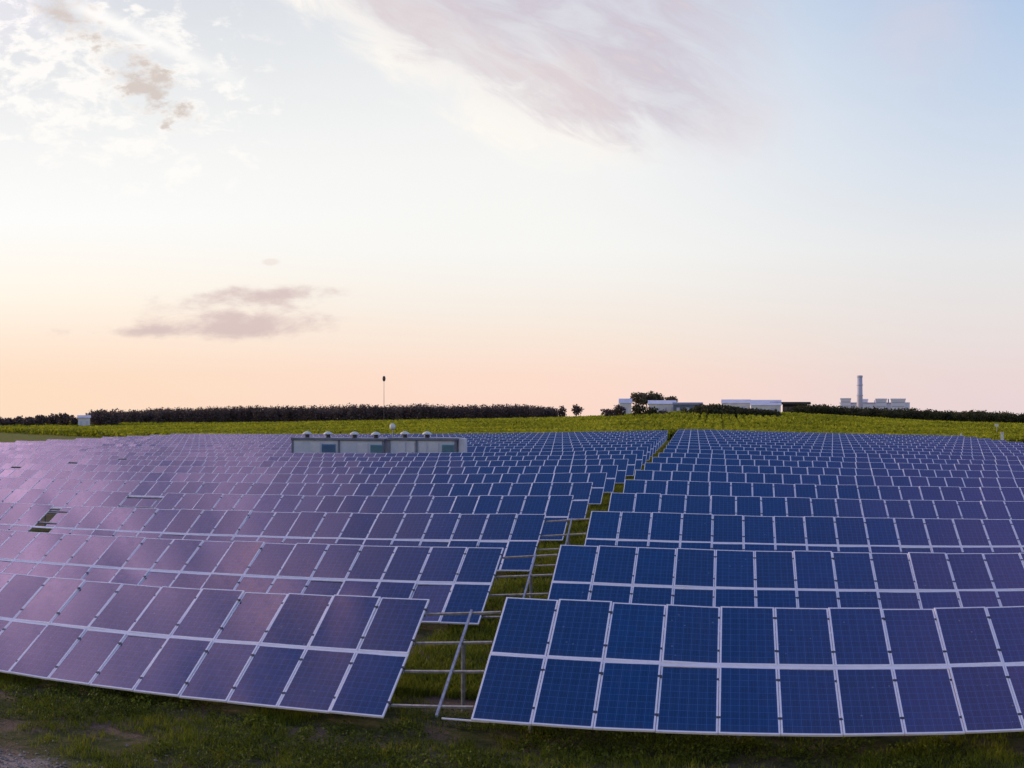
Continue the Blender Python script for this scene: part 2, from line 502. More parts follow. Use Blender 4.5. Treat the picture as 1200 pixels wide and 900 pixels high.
# ------------------------------------------------------------------ solar panels
PW, PL, FR, FH = 1.003, 1.635, .031, .038      # panel width, length, frame width, frame depth
PITCH, UP2 = 1.012, 1.687                     # column pitch, start of the upper panel
TILT = rad(27.4)


def ring_part(mb, m):
    o = [(-PW / 2, 0), (PW / 2, 0), (PW / 2, PL), (-PW / 2, PL)]
    i = [(-PW / 2 + FR, FR), (PW / 2 - FR, FR), (PW / 2 - FR, PL - FR), (-PW / 2 + FR, PL - FR)]
    e = .003
    oo = [(-PW / 2 + e, e), (PW / 2 - e, e), (PW / 2 - e, PL - e), (-PW / 2 + e, PL - e)]
    vs = [(*q, -FH) for q in o] + [(*q, -e) for q in o] + [(*q, 0) for q in oo] + [(*q, 0) for q in i] + [(*q, -FH) for q in i]
    fs = []
    for r in range(4):
        for k in range(4):
            j = (k + 1) % 4; fs.append((r * 4 + k, r * 4 + j, r * 4 + 4 + j, r * 4 + 4 + k))
    for k in range(4):
        j = (k + 1) % 4; fs.append((16 + k, 16 + j, j, k))
    mb.add(vs, fs, m)


def glass_part(mb, m, mb_back):
    t = FR - .004
    a, b, c, d = -PW / 2 + t, PW / 2 - t, t, PL - t
    mb.add([(a, c, -.005), (b, c, -.005), (b, d, -.005), (a, d, -.005)], [(0, 1, 2, 3)], m)
    mb.add([(a, c, -.012), (b, c, -.012), (b, d, -.012), (a, d, -.012)], [(3, 2, 1, 0)], mb_back)


def cell_uv(me):
    l = me.uv_layers.new(name='cells'); t = FR - .004
    for lp in me.loops:
        v = me.vertices[lp.vertex_index].co
        l.data[lp.index].uv = ((v.x + PW / 2 - t - .006) / (PW - 2 * t - .012) * 6, (v.y - t - .012) / (PL - 2 * t - .024) * 10)


g_ = MB(); glass_part(g_, 0, 1); ME_GLASS = g_.mesh('panel_glass', [M['cells'], M['back']]); cell_uv(ME_GLASS)
f_ = MB(); ring_part(f_, 0)
for yy in (.34, 1.28):
    f_.box((PW / 2 - .030, yy, -.02), (PW / 2 + .039, yy + .05, .006), 1)
ME_FRAME = f_.mesh('panel_frame', [M['alu'], M['clamp']])
c_ = MB(); glass_part(c_, 0, 1); ring_part(c_, 2); ME_PANEL = c_.mesh('panel', [M['cells'], M['back'], M['alu']]); cell_uv(ME_PANEL)

NROW = 20
ORD = ['front', 'second', 'third', 'fourth', 'fifth', 'sixth', 'seventh', 'eighth', 'ninth', 'tenth', 'eleventh', 'twelfth', 'thirteenth',
       'fourteenth', 'fifteenth', 'sixteenth', 'seventeenth', 'eighteenth', 'nineteenth', 'rearmost']


class Row:
    def __init__(s, side, k):
        s.side, s.k = side, k
        if side == 'R':
            s.x0, s.y0, s.rot, s.dir, s.clear = -4.05 - .11 * min(k, 5) - .17 * max(k - 9, 0), 17.87 + 8.09 * k, 0.0, 1, .50
        else:
            s.x0, s.y0, s.rot, s.dir, s.clear = -5.72 - .125 * min(k, 6) - .17 * max(k - 9, 0), 18.40 + 8.3 * k, rad(-1.35), -1, .28
        s.tilt = TILT + rad(random.uniform(-.35, .35))
    def base(s, d):
        """Point on the lower panel edge d metres from the aisle end."""
        x = s.x0 + s.dir * d * math.cos(s.rot); y = s.y0 + s.dir * d * math.sin(s.rot)
        cx = s.x0 + s.dir * d
        return Vector((x, y, float(T(x, s.y0 + 1.4)) + s.clear))
    def frame(s, d):
        p = s.base(d); q = s.base(d + .5); r = s.base(d - .5)
        ex = (q - r).normalized() * s.dir
        fw = Vector((-math.sin(s.rot), math.cos(s.rot), 0))
        ey = (fw * math.cos(s.tilt) + Vector((0, 0, math.sin(s.tilt))))
        ey = (ey - ex * ey.dot(ex)).normalized(); ez = ex.cross(ey)
        return p, ex, ey, ez
    def pt(s, d, up, lift=0.0):
        p, ex, ey, ez = s.frame(d); return p + ey * up + ez * lift
    def pix(s, d, up):
        p = s.pt(d, up); rho = math.hypot(p.x, p.y)
        return CX + FPX * (math.atan2(p.x, p.y) + YAW), HZ - FPX * (p.z - CAM_H) / rho
    def columns(s):
        yy = s.y0 + 2
        if s.side == 'R': reach = min(45.6, .30 * yy + 15)
        else: reach = min(90, .80 * yy + 5)
        return int(reach / PITCH)


# panels missing from the left rows, found by the gaps the photograph shows (x range, y of the row top in front)
HOLES = [(24, 48, 617), (136, 162, 592), (4, 15, 552), (67, 81, 545), (126, 141, 539), (92, 106, 525), (178, 194, 532), (268, 292, 527)]


def mtx(p, ex, ey, ez):
    return Matrix(((ex.x, ey.x, ez.x, p.x), (ex.y, ey.y, ez.y, p.y), (ex.z, ey.z, ez.z, p.z), (0, 0, 0, 1)))


rows = {(sd, k): Row(sd, k) for sd in 'RL' for k in range(NROW)}
missing = {}
for (xa, xb, py) in HOLES:
    best = None
    for k in range(1, NROW):
        fr = rows[('L', k - 1)]
        n = fr.columns() + 6
        d = min((i * PITCH for i in range(n)), key=lambda q: abs(fr.pix(q, 3.3)[0] - (xa + xb) / 2))
        yy = fr.pix(d, 3.32)[1]
        if best is None or abs(yy - py) < best[0]: best = (abs(yy - py), k)
    k = best[1]; r = rows[('L', k)]
    for c in range(r.columns()):
        xm = r.pix((c + .5) * PITCH, 1.2)[0]
        if xa <= xm <= xb: missing.setdefault(k, set()).update({(c, 0), (c, 1)})
    if py == 617:                                                   # the widest gap runs on through the next row's lower panels
        r = rows[('L', k + 1)]
        for c in range(r.columns()):
            if xa + 4 <= r.pix((c + .5) * PITCH, .4)[0] <= xb + 8: missing.setdefault(k + 1, set()).add((c, 0))


def build_row(sd, k):
    r = rows[(sd, k)]
    n = r.columns()
    o0 = r.base(0)
    side = 'left' if sd == 'L' else 'right'
    if k == 0:
        lab = ('nearest row of purple tinted solar panels, its end left of the bare aisle rack' if sd == 'L'
               else 'nearest row of deep blue solar panels right of the bare aisle rack')
    elif k == NROW - 1:
        lab = f'rearmost row of solar panels before the crop field, {side} of the grass aisle'
    else:
        lab = f'{ORD[k]} row of {"purple blue" if sd == "L" else "deep blue"} solar panels from the front, {side} of the grass aisle'
    root = thing('solar_panel_row', o0, lab, 'solar panels', f'solar panel rows {side} of the aisle')
    slots = []
    for c in range(n):
        if sd == 'L' and k == 10:
            x = r.base((c + .5) * PITCH).x
            if -42.5 < x < -21.5: continue
        for lv in (0, 1):
            if (c, lv) in missing.get(k, ()): continue
            slots.append((c, lv))
    slots.sort(key=lambda q: abs((r.base((q[0] + .5) * PITCH)).length))
    rest_v = []
    for idx, (c, lv) in enumerate(slots):
        p, ex, ey, ez = r.frame((c + .5) * PITCH)
        a, b = rad(random.gauss(0, .48)), rad(random.gauss(0, .55))
        mw = mtx(p - o0 + ey * (lv * UP2) + ez * random.uniform(-.002, .002), ex, ey, ez) @ Matrix.Rotation(a, 4, 'X') @ Matrix.Rotation(b, 4, 'Y')
        if idx < 100:
            if k < 5:
                g = link('panel', ME_GLASS, root, mw=mw); link('frame', ME_FRAME, g)
            else:
                link('panel', ME_PANEL, root, mw=mw)
        else: rest_v.append(mw)
    if rest_v:
        src = np.array([tuple(v.co) + (1,) for v in ME_PANEL.vertices]); nf = len(src)
        vs = np.concatenate([(src @ np.array(mw).T)[:, :3] for mw in rest_v])
        pf = [tuple(p.vertices) for p in ME_PANEL.polygons]; pm = [p.material_index for p in ME_PANEL.polygons]
        fs = [tuple(i + q * nf for i in f) for q in range(len(rest_v)) for f in pf]
        uv = np.array([tuple(d.uv) for d in ME_PANEL.uv_layers[0].data])
        me = new_mesh('panels', vs, fs, [M['cells'], M['back'], M['alu']], pm * len(rest_v), np.tile(uv, (len(rest_v), 1)))
        tag(link('panels', me, root), kind='stuff')
    # ---- what carries them
    spans = [(0, n)]
    if sd == 'L' and k == 10:
        cc = sorted({c for c, _ in slots}); br = [i for i in range(len(cc) - 1) if cc[i + 1] - cc[i] > 3]
        spans = [(0, cc[br[0]] + 1), (cc[br[0] + 1], n)] if br else spans
    fw = Vector((0, 0, 1))
    ups = (.36, 1.26, 2.06, 2.94)
    for a, b in spans:
        ds = [a * PITCH + i * (b - a) * PITCH / max(2, (b - a) // 4) for i in range(max(2, (b - a) // 4) + 1)]
        if k < 4:
            for u_ in ups:
                q = MB().bar([r.pt(d, u_, -.042) - o0 for d in ds], r.frame(0)[3], .06, .07)
                link('purlin', q.mesh('purlin', [M['steel']]), root)
            q = MB().bar([r.pt(d, PL + (UP2 - PL) / 2, -.012) - o0 for d in ds], r.frame(0)[3], .12, .02)
            link('cover_strip', q.mesh('cover_strip', [M['alu']]), root)
            for d in np.arange(a * PITCH + .8, b * PITCH, 3.6):
                q = MB().bar([r.pt(d, .15, -.115) - o0, r.pt(d, 3.15, -.115) - o0], r.frame(d)[3], .06, .08)
                link('rafter', q.mesh('rafter', [M['steel']]), root)
                for u_ in (1.25, 2.55):
                    t = r.pt(d, u_, -.2); q = MB().tube([(t.x - o0.x, t.y - o0.y, float(T(t.x, t.y)) - .2 - o0.z), t - o0], .045, 8)
                    link('post', q.mesh('post', [M['steel_dark']]), root)
        else:
            q = MB()
            for u_ in (.5, 2.8):
                q.bar([r.pt(d, u_, -.042) - o0 for d in ds], r.frame(0)[3], .08, .1)
            q.bar([r.pt(d, PL + (UP2 - PL) / 2, -.012) - o0 for d in ds], r.frame(0)[3], .12, .02, 1)
            for d in np.arange(a * PITCH + .8, b * PITCH, 4.2):
                q.bar([r.pt(d, .15, -.1) - o0, r.pt(d, 3.15, -.1) - o0], r.frame(d)[3], .07, .09)
                t = r.pt(d, 1.6, -.15); q.tube([(t.x - o0.x, t.y - o0.y, float(T(t.x, t.y)) - .2 - o0.z), t - o0], .06, 6)
            link('support_frame', q.mesh('support_frame', [M['steel_dark'], M['alu']]), root)
    if sd == 'R' and k == 0:
        q = MB().bar([r.pt(-.50, .015, -.03) - o0, r.pt(.3, .015, -.03) - o0], r.frame(0)[3], .02, .022)
        link('edge_rail', q.mesh('edge_rail', [M['alu']]), root)


for sd in 'RL':
    for k in range(NROW): build_row(sd, k)


# bare racks in the aisle: purlins running on from row to row over one rafter and its post
for k in range(3):
    L_, R_ = rows[('L', k)], rows[('R', k)]
    mid = (L_.base(-.8) + R_.base(-.8)) / 2; mid.z = float(T(mid.x, mid.y))
    root = thing('aisle_rack', mid, f'bare steel mounting rack without panels in the grass aisle, {["nearest the viewer", "second from the front", "third from the front", "fourth from the front", "fifth from the front", "sixth from the front", "seventh from the front"][k]}',
                 'mounting rack', 'bare racks in the grass aisle')
    for u_ in (.36, 1.26, 2.06, 2.94):
        a, b = L_.pt(-.03, u_, -.045), R_.pt(-.03, u_, -.045)
        q = MB().bar([a - mid, b - mid], L_.frame(0)[3], .035, .045)
        link('purlin', q.mesh('purlin', [M['steel_mid']]), root)
    top = (L_.pt(0, 3.02, -.0) * .40 + R_.pt(0, 3.02, -.0) * .60); bot = (L_.pt(0, .12, -.0) * .40 + R_.pt(0, .12, -.0) * .60)
    lift = Vector((0, 0, -.03))
    q = MB().bar([bot + lift - mid, top + lift - mid], L_.frame(0)[3], .045, .045)
    link('rafter', q.mesh('rafter', [M['steel']]), root)
    for f in (.74,):
        t = bot.lerp(top, f) + Vector((0, 0, -.12))
        q = MB().tube([(t.x - mid.x, t.y - mid.y, -.2), t - mid], .04, 8)
        link('post', q.mesh('post', [M['steel_dark']]), root)

# ------------------------------------------------------------------ grass, weeds and stones near the camera
def vnoise(x, y, s, seed):
    """Smooth value noise in numpy."""
    g = np.random.default_rng(seed).random((64, 64))
    x, y = np.asarray(x) / s, np.asarray(y) / s
    i, j = np.floor(x).astype(int), np.floor(y).astype(int); fx, fy = smooth(x - i), smooth(y - j)
    q = lambda a, b: g[(i + a) % 64, (j + b) % 64]
    return (q(0, 0) * (1 - fx) + q(1, 0) * fx) * (1 - fy) + (q(0, 1) * (1 - fx) + q(1, 1) * fx) * fy


def blades(px, py, h, w, rng, per=5, spread=.06):
    """Bent tapered grass blades, 'per' to a tuft: two quads each."""
    n = len(px) * per
    x = np.repeat(px, per) + rng.normal(0, spread, n); y = np.repeat(py, per) + rng.normal(0, spread, n)
    hh = np.repeat(h, per) * rng.uniform(.5, 1.15, n); ww = np.repeat(w, per) * rng.uniform(.7, 1.3, n)
    z = T(x, y) - .01
    th = rng.uniform(0, 2 * math.pi, n); ph = rng.uniform(0, 2 * math.pi, n); bend = rng.uniform(.1, .75, n) * hh
    sx, sy = np.cos(th) * ww, np.sin(th) * ww; bx, by = np.cos(ph) * bend, np.sin(ph) * bend
    P = lambda f, s, q: np.stack([x + bx * f + sx * s, y + by * f + sy * s, z + hh * q], 1)
    a = np.stack([P(0, -1, 0), P(0, 1, 0), P(.3, .75, .55), P(.3, -.75, .55)], 1)
    b = np.stack([P(.3, -.75, .55), P(.3, .75, .55), P(1, .12, .95), P(1, -.12, .95)], 1)
    return np.concatenate([a, b])


M['grass'] = leafy('meadow_grass', [(.0, (.044, .056, .005)), (.4, (.115, .135, .009)), (.7, (.20, .205, .014)), (.9, (.27, .22, .03)), (1, (.33, .24, .07))], .3, .9)
M['weed'] = leafy('broad_weeds', [(.0, (.030, .042, .006)), (.6, (.085, .105, .009)), (1, (.16, .165, .018))], .25, .8)

r_ = np.random.default_rng(11)
n = 30000
x = r_.uniform(-19, 10, n); y = r_.uniform(13.2, 23.5, n)
dens = vnoise(x, y, 1.1, 3) * .6 + vnoise(x, y, .35, 4) * .5
trk = ((x + 11.6) / 2.6) ** 2 + ((y - 13.5) / 1.3) ** 2
keep = (dens > .49 + .35 * np.exp(-trk * 1.2)) & (trk > .35)
x, y, dens = x[keep], y[keep], dens[keep]
q1 = blades(x, y, .07 + .20 * (dens - .4) ** 1.0 + .05 * r_.random(len(x)), np.full(len(x), .006), r_, 6, .07)
n = 15000
y = 21 + (r_.random(n) ** 1.7) * 160; x = -4.9 - .045 * (y - 18) / 8 + r_.uniform(-1.9, 1.9, n)
q2 = blades(x, y, .16 + .14 * vnoise(x, y, 2.5, 6), .006 + .00025 * y, r_, 5, .09)
# coarse grass under and between the rows
n = 9000
x = r_.uniform(-32, 16, n); y = r_.uniform(21, 62, n)
q3 = blades(x, y, .14 + .12 * vnoise(x, y, 2.0, 8), np.full(len(x), .012), r_, 4, .12)
tag(link('grass', quad_mesh('grass', np.concatenate([q1, q2, q3]), [M['grass']])), kind='stuff')

n = 5200
x = r_.uniform(-17, 9, n); y = r_.uniform(15.2, 19.8, n)
d = vnoise(x, y, 1.3, 21) * .7 + vnoise(x, y, .4, 22) * .4
lim = .60 + .25 * np.clip((16.8 - y) / 2, 0, 1)
ok = d > lim
x, y, d = x[ok], y[ok], d[ok]
per = 14
cx_ = np.repeat(x, per) + r_.normal(0, .07, len(x) * per); cy_ = np.repeat(y, per) + r_.normal(0, .07, len(x) * per)
hh = np.repeat(.06 + .32 * (d - .55), per) * r_.uniform(.2, 1.4, len(cx_))
C = np.stack([cx_, cy_, T(cx_, cy_) + hh], 1)
tag(link('weeds', quad_mesh('weeds', leaf_quads(C, r_.uniform(.014, .034, len(C)), r_, .65), [M['weed']])), kind='stuff')

n = 2600
x = r_.normal(-11.6, 1.9, n); y = r_.normal(13.5, .9, n); s = .010 + .026 * r_.random(n) ** 3
M['stone'] = vary(mat('pebbles', (.3, .27, .26), .85), (.13, .10, .08), (.36, .30, .26), 1.6)
base = np.array([(1, 0, 0), (.3, .95, .1), (-.8, .6, -.1), (-.9, -.5, .1), (.2, -1, 0), (0, 0, .75), (0, 0, -.6)])
sv = []; sf = []
for i in range(n):
    c0, s0 = math.cos(i * 2.4), math.sin(i * 2.4)
    b = base * (1 + .25 * r_.normal(size=(7, 1))) * s[i]
    sv.append(np.stack([b[:, 0] * c0 - b[:, 1] * s0 + x[i], b[:, 0] * s0 + b[:, 1] * c0 + y[i], b[:, 2] + float(T(x[i], y[i])) + s[i] * .3], 1))
    for a in range(5):
        sf += [(i * 7 + a, i * 7 + (a + 1) % 5, i * 7 + 5), (i * 7 + (a + 1) % 5, i * 7 + a, i * 7 + 6)]
tag(link('gravel', new_mesh('gravel', np.concatenate(sv), sf, [M['stone']])), kind='stuff')

# ------------------------------------------------------------------ crop field behind the farm
M['crop'] = leafy('leafy_crop', [(.0, (.070, .085, .009)), (.35, (.20, .215, .013)), (.7, (.35, .345, .020)), (1, (.52, .47, .045))], .4, .045)
r_ = np.random.default_rng(5)
n = 120000
rho = 186 + (r_.random(n) ** 1.9) * 400; a = r_.uniform(-.80, .46, n)
x = rho * np.sin(a); y = rho * np.cos(a)
x = np.round(x / 2.1) * 2.1 + r_.normal(0, .32, n)
front = 184 + np.clip(-x - 92, 0, 400) * .85 + np.clip(x - 42, 0, 400) * -.1
ok = (y > front) & (np.hypot(x, y) < 575) & ((y < 440) | (np.abs(x - 5) > 75))
x, y = x[ok], y[ok]; rr = np.hypot(x, y)
top = 1.35 + .35 * vnoise(x, y, 7, 31)
per = 3
X3, Y3, R3 = np.repeat(x, per), np.repeat(y, per), np.repeat(rr, per)
hz = np.repeat(top, per) * (r_.random(len(X3)) ** .6)
C = np.stack([X3 + r_.normal(0, .18, len(X3)), Y3 + r_.normal(0, .5, len(X3)), T(X3, Y3) + hz], 1)
tag(link('crop_field', quad_mesh('crop_field', leaf_quads(C, .20 + .42 * (R3 / 400), r_, .6, .8), [M['crop']])), kind='stuff')

# ------------------------------------------------------------------ trees
M['leaf_dark'] = leafy('dark_tree_leaves', [(.0, (.055, .038, .037)), (.5, (.115, .080, .074)), (1, (.18, .13, .11))], .15, .12)
M['leaf_green'] = leafy('green_tree_leaves', [(.0, (.020, .022, .012)), (.5, (.052, .052, .024)), (1, (.10, .095, .04))], .2, .12)
M['leaf_pine'] = leafy('pine_needles', [(.0, (.075, .060, .040)), (.5, (.15, .125, .085)), (1, (.24, .20, .13))], .4, .12)


def tree(name, px, py_top, w_px, rho, label, group, leaf='leaf_dark', seed=0, crown=.82, nleaf=420, flat=False, zbase=None):
    """A tree whose crown top meets picture row py_top when seen from the camera; w_px its crown width there."""
    rg = np.random.default_rng(seed + 100)
    x, y = at(px, rho); z0 = float(T(x, y)) if zbase is None else zbase
    H = max(2.5, zat(py_top, rho) - z0); W = w_px * rho / FPX
    t = thing(name, (x, y, z0), label, 'tree', group)
    q = MB(); lean = rg.normal(0, .03, 2) * H
    th = H * (1 - crown) + H * crown * .35
    q.tube([(0, 0, -.3), (lean[0] * .4, lean[1] * .4, th * .5), (lean[0], lean[1], th)], [H * .035, H * .027, H * .018], 7)
    for i in range(4):
        an = rg.uniform(0, 6.28); q.tube([(lean[0] * .8, lean[1] * .8, th * .82), (math.cos(an) * W * .28, math.sin(an) * W * .28, H * rg.uniform(.55, .8))], [H * .014, H * .005], 5)
    link('trunk', q.mesh('trunk', [M['trunk']]), t)
    ch = H * crown; zc = H - ch / 2
    L = []
    k = 7 if not flat else 6
    for i in range(k):
        an = i * 2.4 + rg.uniform(-.5, .5); rr = W * (.22 if i else 0) * rg.uniform(.6, 1.2)
        L.append((math.cos(an) * rr, math.sin(an) * rr, zc + (rg.uniform(-.22, .2) if not flat else rg.uniform(-.12, .12)) * ch,
                  W * rg.uniform(.22, .34), W * rg.uniform(.22, .34), ch * rg.uniform(.26, .40)))
    c = in_lobes(L, nleaf, rg)
    c[:, 2] = np.minimum(c[:, 2], H)
    link('crown', quad_mesh('crown', leaf_quads(c, rg.uniform(.5, 1.1, nleaf) * (W + ch) / 2 * .085, rg, .7), [M[leaf]]), t)
    return t


# lone trees along the far left of the skyline
left_trees = [(2, 488.5, 12), (12, 488, 10), (23, 487, 11), (34, 486.5, 12), (47, 485.5, 11), (61, 483.5, 13), (75, 482.5, 11), (87, 485.5, 9)]
left_words = ['dark tree at the very left end of the line left of the white house', 'second dark tree in the line at the far left skyline', 'third dark tree in the line at the far left skyline',
              'fourth dark tree in the line at the far left skyline', 'fifth dark tree in the line, beside the taller round one', 'tall round dark tree in the line left of the white house',
              'tallest slim dark tree in the line left of the white house', 'small dark tree right beside the white house']
for i, ((px, pt_, w), lab) in enumerate(zip(left_trees, left_words)):
    tree('broadleaf_tree', px, pt_, w * 1.9, 430 + 9 * (i % 3), lab, 'trees left of the white house', 'leaf_dark', i, .93, 620)
for i, (px, pt_, w, lab) in enumerate([(659, 475, 13, 'round dark tree just right of the long wood'), (676, 474, 14, 'round dark tree standing alone right of the long wood')]):
    tree('broadleaf_tree', px, pt_, w * 1.1, 520, lab, 'round trees past the end of the wood', 'leaf_dark', 20 + i, .92, 420)
for i, (px, pt_, w, lab) in enumerate([(713, 477, 16, 'low dark tree at the left foot of the hill sheds'), (724, 471.5, 17, 'dark tree in front of the small white shed'),
                                       (748, 472, 18, 'olive tree between the white shed and the glasshouse'), (764, 475, 18, 'wide olive tree in front of the glasshouse'), (777, 479, 14, 'low dark tree at the right end of the glasshouse')]):
    tree('broadleaf_tree', px, pt_, w * 1.25, 372 + 6 * (i % 2), lab, 'trees in front of the hill sheds', 'leaf_green' if i in (2, 3) else 'leaf_dark', 30 + i, .93, 460)
for i, (px, pt_, w, lab) in enumerate([(748, 458.5, 15, 'leftmost umbrella pine of the clump above the glasshouse'), (759, 457.5, 15, 'second umbrella pine from the left above the glasshouse'),
                                       (769, 458, 16, 'third umbrella pine from the left above the glasshouse'), (787, 463, 14, 'small umbrella pine at the right of the clump above the glasshouse')]):
    tree('umbrella_pine', px, pt_, w * 1.45, 500 + 4 * i, lab, 'umbrella pines above the glasshouse', 'leaf_pine', 50 + i, .60 if i < 3 else .5, 620, True)


def wood(name, prof, rho_a, rho_b, leaf, seed, step=3.0, nl=270):
    """A far wood: crowns in three ranks along the bearing range, treetops following prof [(px, py)]."""
    rg = np.random.default_rng(seed)
    pxs = [p[0] for p in prof]; C, S = [], []
    px = pxs[0]
    while px <= pxs[-1]:
        for rk in range(3):
            rho = rho_a + (rho_b - rho_a) * rk / 2 + rg.uniform(-6, 6)
            pp = min(max(px + rg.uniform(-1.5, 1.5), pxs[0]), pxs[-1])
            x, y = at(pp, rho); z0 = float(T(x, y)) - .5
            H = zat(np.interp(pp, pxs, [p[1] for p in prof]) + rg.uniform(-1.1, 2.6), rho) - z0
            if H < 2: continue
            rw = rg.uniform(1.7, 3.1)
            L = [(x, y, z0 + H * .42, rw * 1.1, rw * 1.1, H * .44), (x + rg.normal(0, 1), y + rg.normal(0, 1), z0 + H * .70, rw * .85, rw * .85, H * .30), (x + rg.normal(0, 1.2), y, z0 + H * .6, rw * .8, rw * .8, H * .28)]
            C.append(in_lobes(L, nl, rg, .2)); S.append(rg.uniform(.45, 1.1, nl) * .44)
        px += step
    o = link(name, quad_mesh(name, leaf_quads(np.concatenate(C), np.concatenate(S), rg, .75), [M[leaf]]))
    return tag(o, kind='stuff')


wood('woodland', [(108.5, 481), (112, 480), (134, 478), (137, 480)], 440, 462, 'leaf_dark', 1)
wood('woodland', [(139, 482), (143, 480.5), (165, 479.5), (190, 476.5), (215, 477), (240, 476), (270, 475.5), (300, 474.5), (350, 475), (400, 474), (427, 472.5), (450, 474.5),
                  (475, 473.5), (490, 471.5), (505, 473.5), (530, 474.5), (570, 473.5), (600, 472.5), (630, 474.5), (650, 476)], 520, 560, 'leaf_dark', 2)
wood('woodland', [(934, 473.5), (945, 474), (963, 473.5), (980, 475.5), (998, 476.5), (1030, 477.5), (1065, 478), (1085, 479), (1101, 481), (1128, 481), (1146, 480), (1160, 482), (1178, 482.5), (1205, 484), (1240, 485)], 455, 490, 'leaf_green', 3)
wood('hedgerow', [(818, 475), (828, 473), (850, 474.5), (870, 478), (890, 479.5), (909, 481)], 348, 358, 'leaf_green', 4, 2.2, 260)

# ------------------------------------------------------------------ buildings on the hill
M['white_roof'] = vary(mat('white_roof_sheet', (.66, .64, .67), .7), (.58, .56, .60), (.72, .70, .73), .3)
M['white_wall'] = vary(mat('white_render', (.66, .63, .64), .8), (.58, .55, .57), (.72, .69, .70), .3)
M['slate'] = vary(mat('blue_grey_cladding', (.10, .12, .19), .6), (.07, .09, .15), (.13, .16, .23), .3)
M['dark_roof'] = vary(mat('dark_flat_roof', (.045, .04, .05), .8), (.03, .028, .035), (.06, .055, .065), .3)
M['glazing'] = mat('dark_window_glass', (.03, .04, .06), .1)
M['plant'] = vary(mat('pale_lilac_cladding', (.74, .71, .82), .8), (.68, .65, .77), (.79, .76, .86), .03)
M['plant_dark'] = mat('plant_louvres', (.50, .49, .62), .7)
M['chimney'] = vary(mat('chimney_concrete', (.52, .48, .58), .8), (.46, .42, .52), (.57, .53, .63), .05)


def shed(name, pxa, pxb, py_top, py_eave, rho, depth, label, wall, roof, doors=1, group=None, rows_=1):
    """A gabled shed seen on its long side; eaves and ridge at the given picture rows."""
    pc = (pxa + pxb) / 2; x, y = at(pc, rho); z0 = float(T(x, y)) - .1
    w = (pxb - pxa) * rho / FPX; he = zat(py_eave, rho) - z0; hr = zat(py_top, rho + depth / 2) - z0
    t = thing(name, (x, y, z0), label, 'building', group, -azim(pc))
    q = MB().box((-w / 2, 0, 0), (w / 2, depth, he))
    q.add([(-w / 2, 0, he), (-w / 2, depth, he), (-w / 2, depth / 2, hr - .15)], [(0, 1, 2)]).add([(w / 2, 0, he), (w / 2, depth, he), (w / 2, depth / 2, hr - .15)], [(1, 0, 2)])
    link('wall', q.mesh('wall', [M[wall]]), t)
    o = .35; q = MB()
    q.add([(-w / 2 - o, -o, he - .05), (w / 2 + o, -o, he - .05), (w / 2 + o, depth / 2, hr), (-w / 2 - o, depth / 2, hr), (w / 2 + o, depth + o, he - .05), (-w / 2 - o, depth + o, he - .05),
           (-w / 2 - o, -o, he + .1), (w / 2 + o, -o, he + .1), (w / 2 + o, depth / 2, hr + .15), (-w / 2 - o, depth / 2, hr + .15), (w / 2 + o, depth + o, he + .1), (-w / 2 - o, depth + o, he + .1)],
          [(3, 2, 1, 0), (5, 4, 2, 3), (6, 7, 8, 9), (9, 8, 10, 11), (0, 1, 7, 6), (4, 5, 11, 10), (1, 2, 8, 7), (2, 4, 10, 8), (0, 6, 9, 3), (3, 9, 11, 5)])
    link('roof', q.mesh('roof', [M[roof]]), t)
    for i in range(doors):
        xc = -w / 2 + w * (i + .5) / doors
        q = MB().box((xc - w / doors * .16, -.06, .02), (xc + w / doors * .16, .03, he * .72)); link('door', q.mesh('door', [M['plant_dark']]), t)
    return t


shed('white_house', 91.5, 105.5, 487, 489.5, 425, 6, 'small white house between the dark trees and the long wood', 'white_wall', 'white_roof', 2)
shed('white_shed', 726, 740, 467.5, 472.5, 462, 8, 'small white shed under the umbrella pines on the hill', 'white_wall', 'white_roof', 1)
shed('glasshouse', 760, 792, 469.5, 473.5, 462, 12, 'long pale glasshouse with white roof below the umbrella pines', 'white_wall', 'white_roof', 4)
shed('low_barn', 789, 823, 472, 474.2, 452, 8, 'long low blue grey barn beside the hedge on the hill', 'slate', 'slate', 3)
shed('white_hall', 846, 879, 468.5, 472.5, 486, 14, 'white roofed hall behind the hedge, left one of the pair', 'white_wall', 'white_roof', 2, 'white halls behind the hedge')
shed('white_hall', 880, 915, 469, 475.0, 470, 16, 'larger white roofed hall beside the dark flat roof', 'white_wall', 'white_roof', 2, 'white halls behind the hedge')


def flat_house():
    rho = 476; pc = 926; x, y = at(pc, rho); z0 = float(T(x, y)) - .1
    t = thing('flat_roofed_house', (x, y, z0), 'dark house with a wide flat overhanging roof on the hill', 'building', None, -azim(pc))
    k = rho / FPX; hz = zat(471, rho) - z0; he = zat(474, rho) - z0
    q = MB().box((-9 * k, 0, 0), (20 * k, 9, he)); link('wall', q.mesh('wall', [M['dark_roof']]), t)
    q = MB().box((-24 * k, -2, he + .003), (24 * k, 10, hz), 0, .12); link('roof', q.mesh('roof', [M['dark_roof']]), t)
    for i in range(4):
        xc = -6 * k + i * 7.2 * k
        q = MB().box((xc - 1.0, -.05, he * .25), (xc + 1.0, .04, he * .8)); link('window', q.mesh('window', [M['glazing']]), t)
    for i in (-22, -15):
        q = MB().tube([(i * k, -1.6, -.1), (i * k, -1.6, he)], .14, 8); link('column', q.mesh('column', [M['dark_roof']]), t)


flat_house()


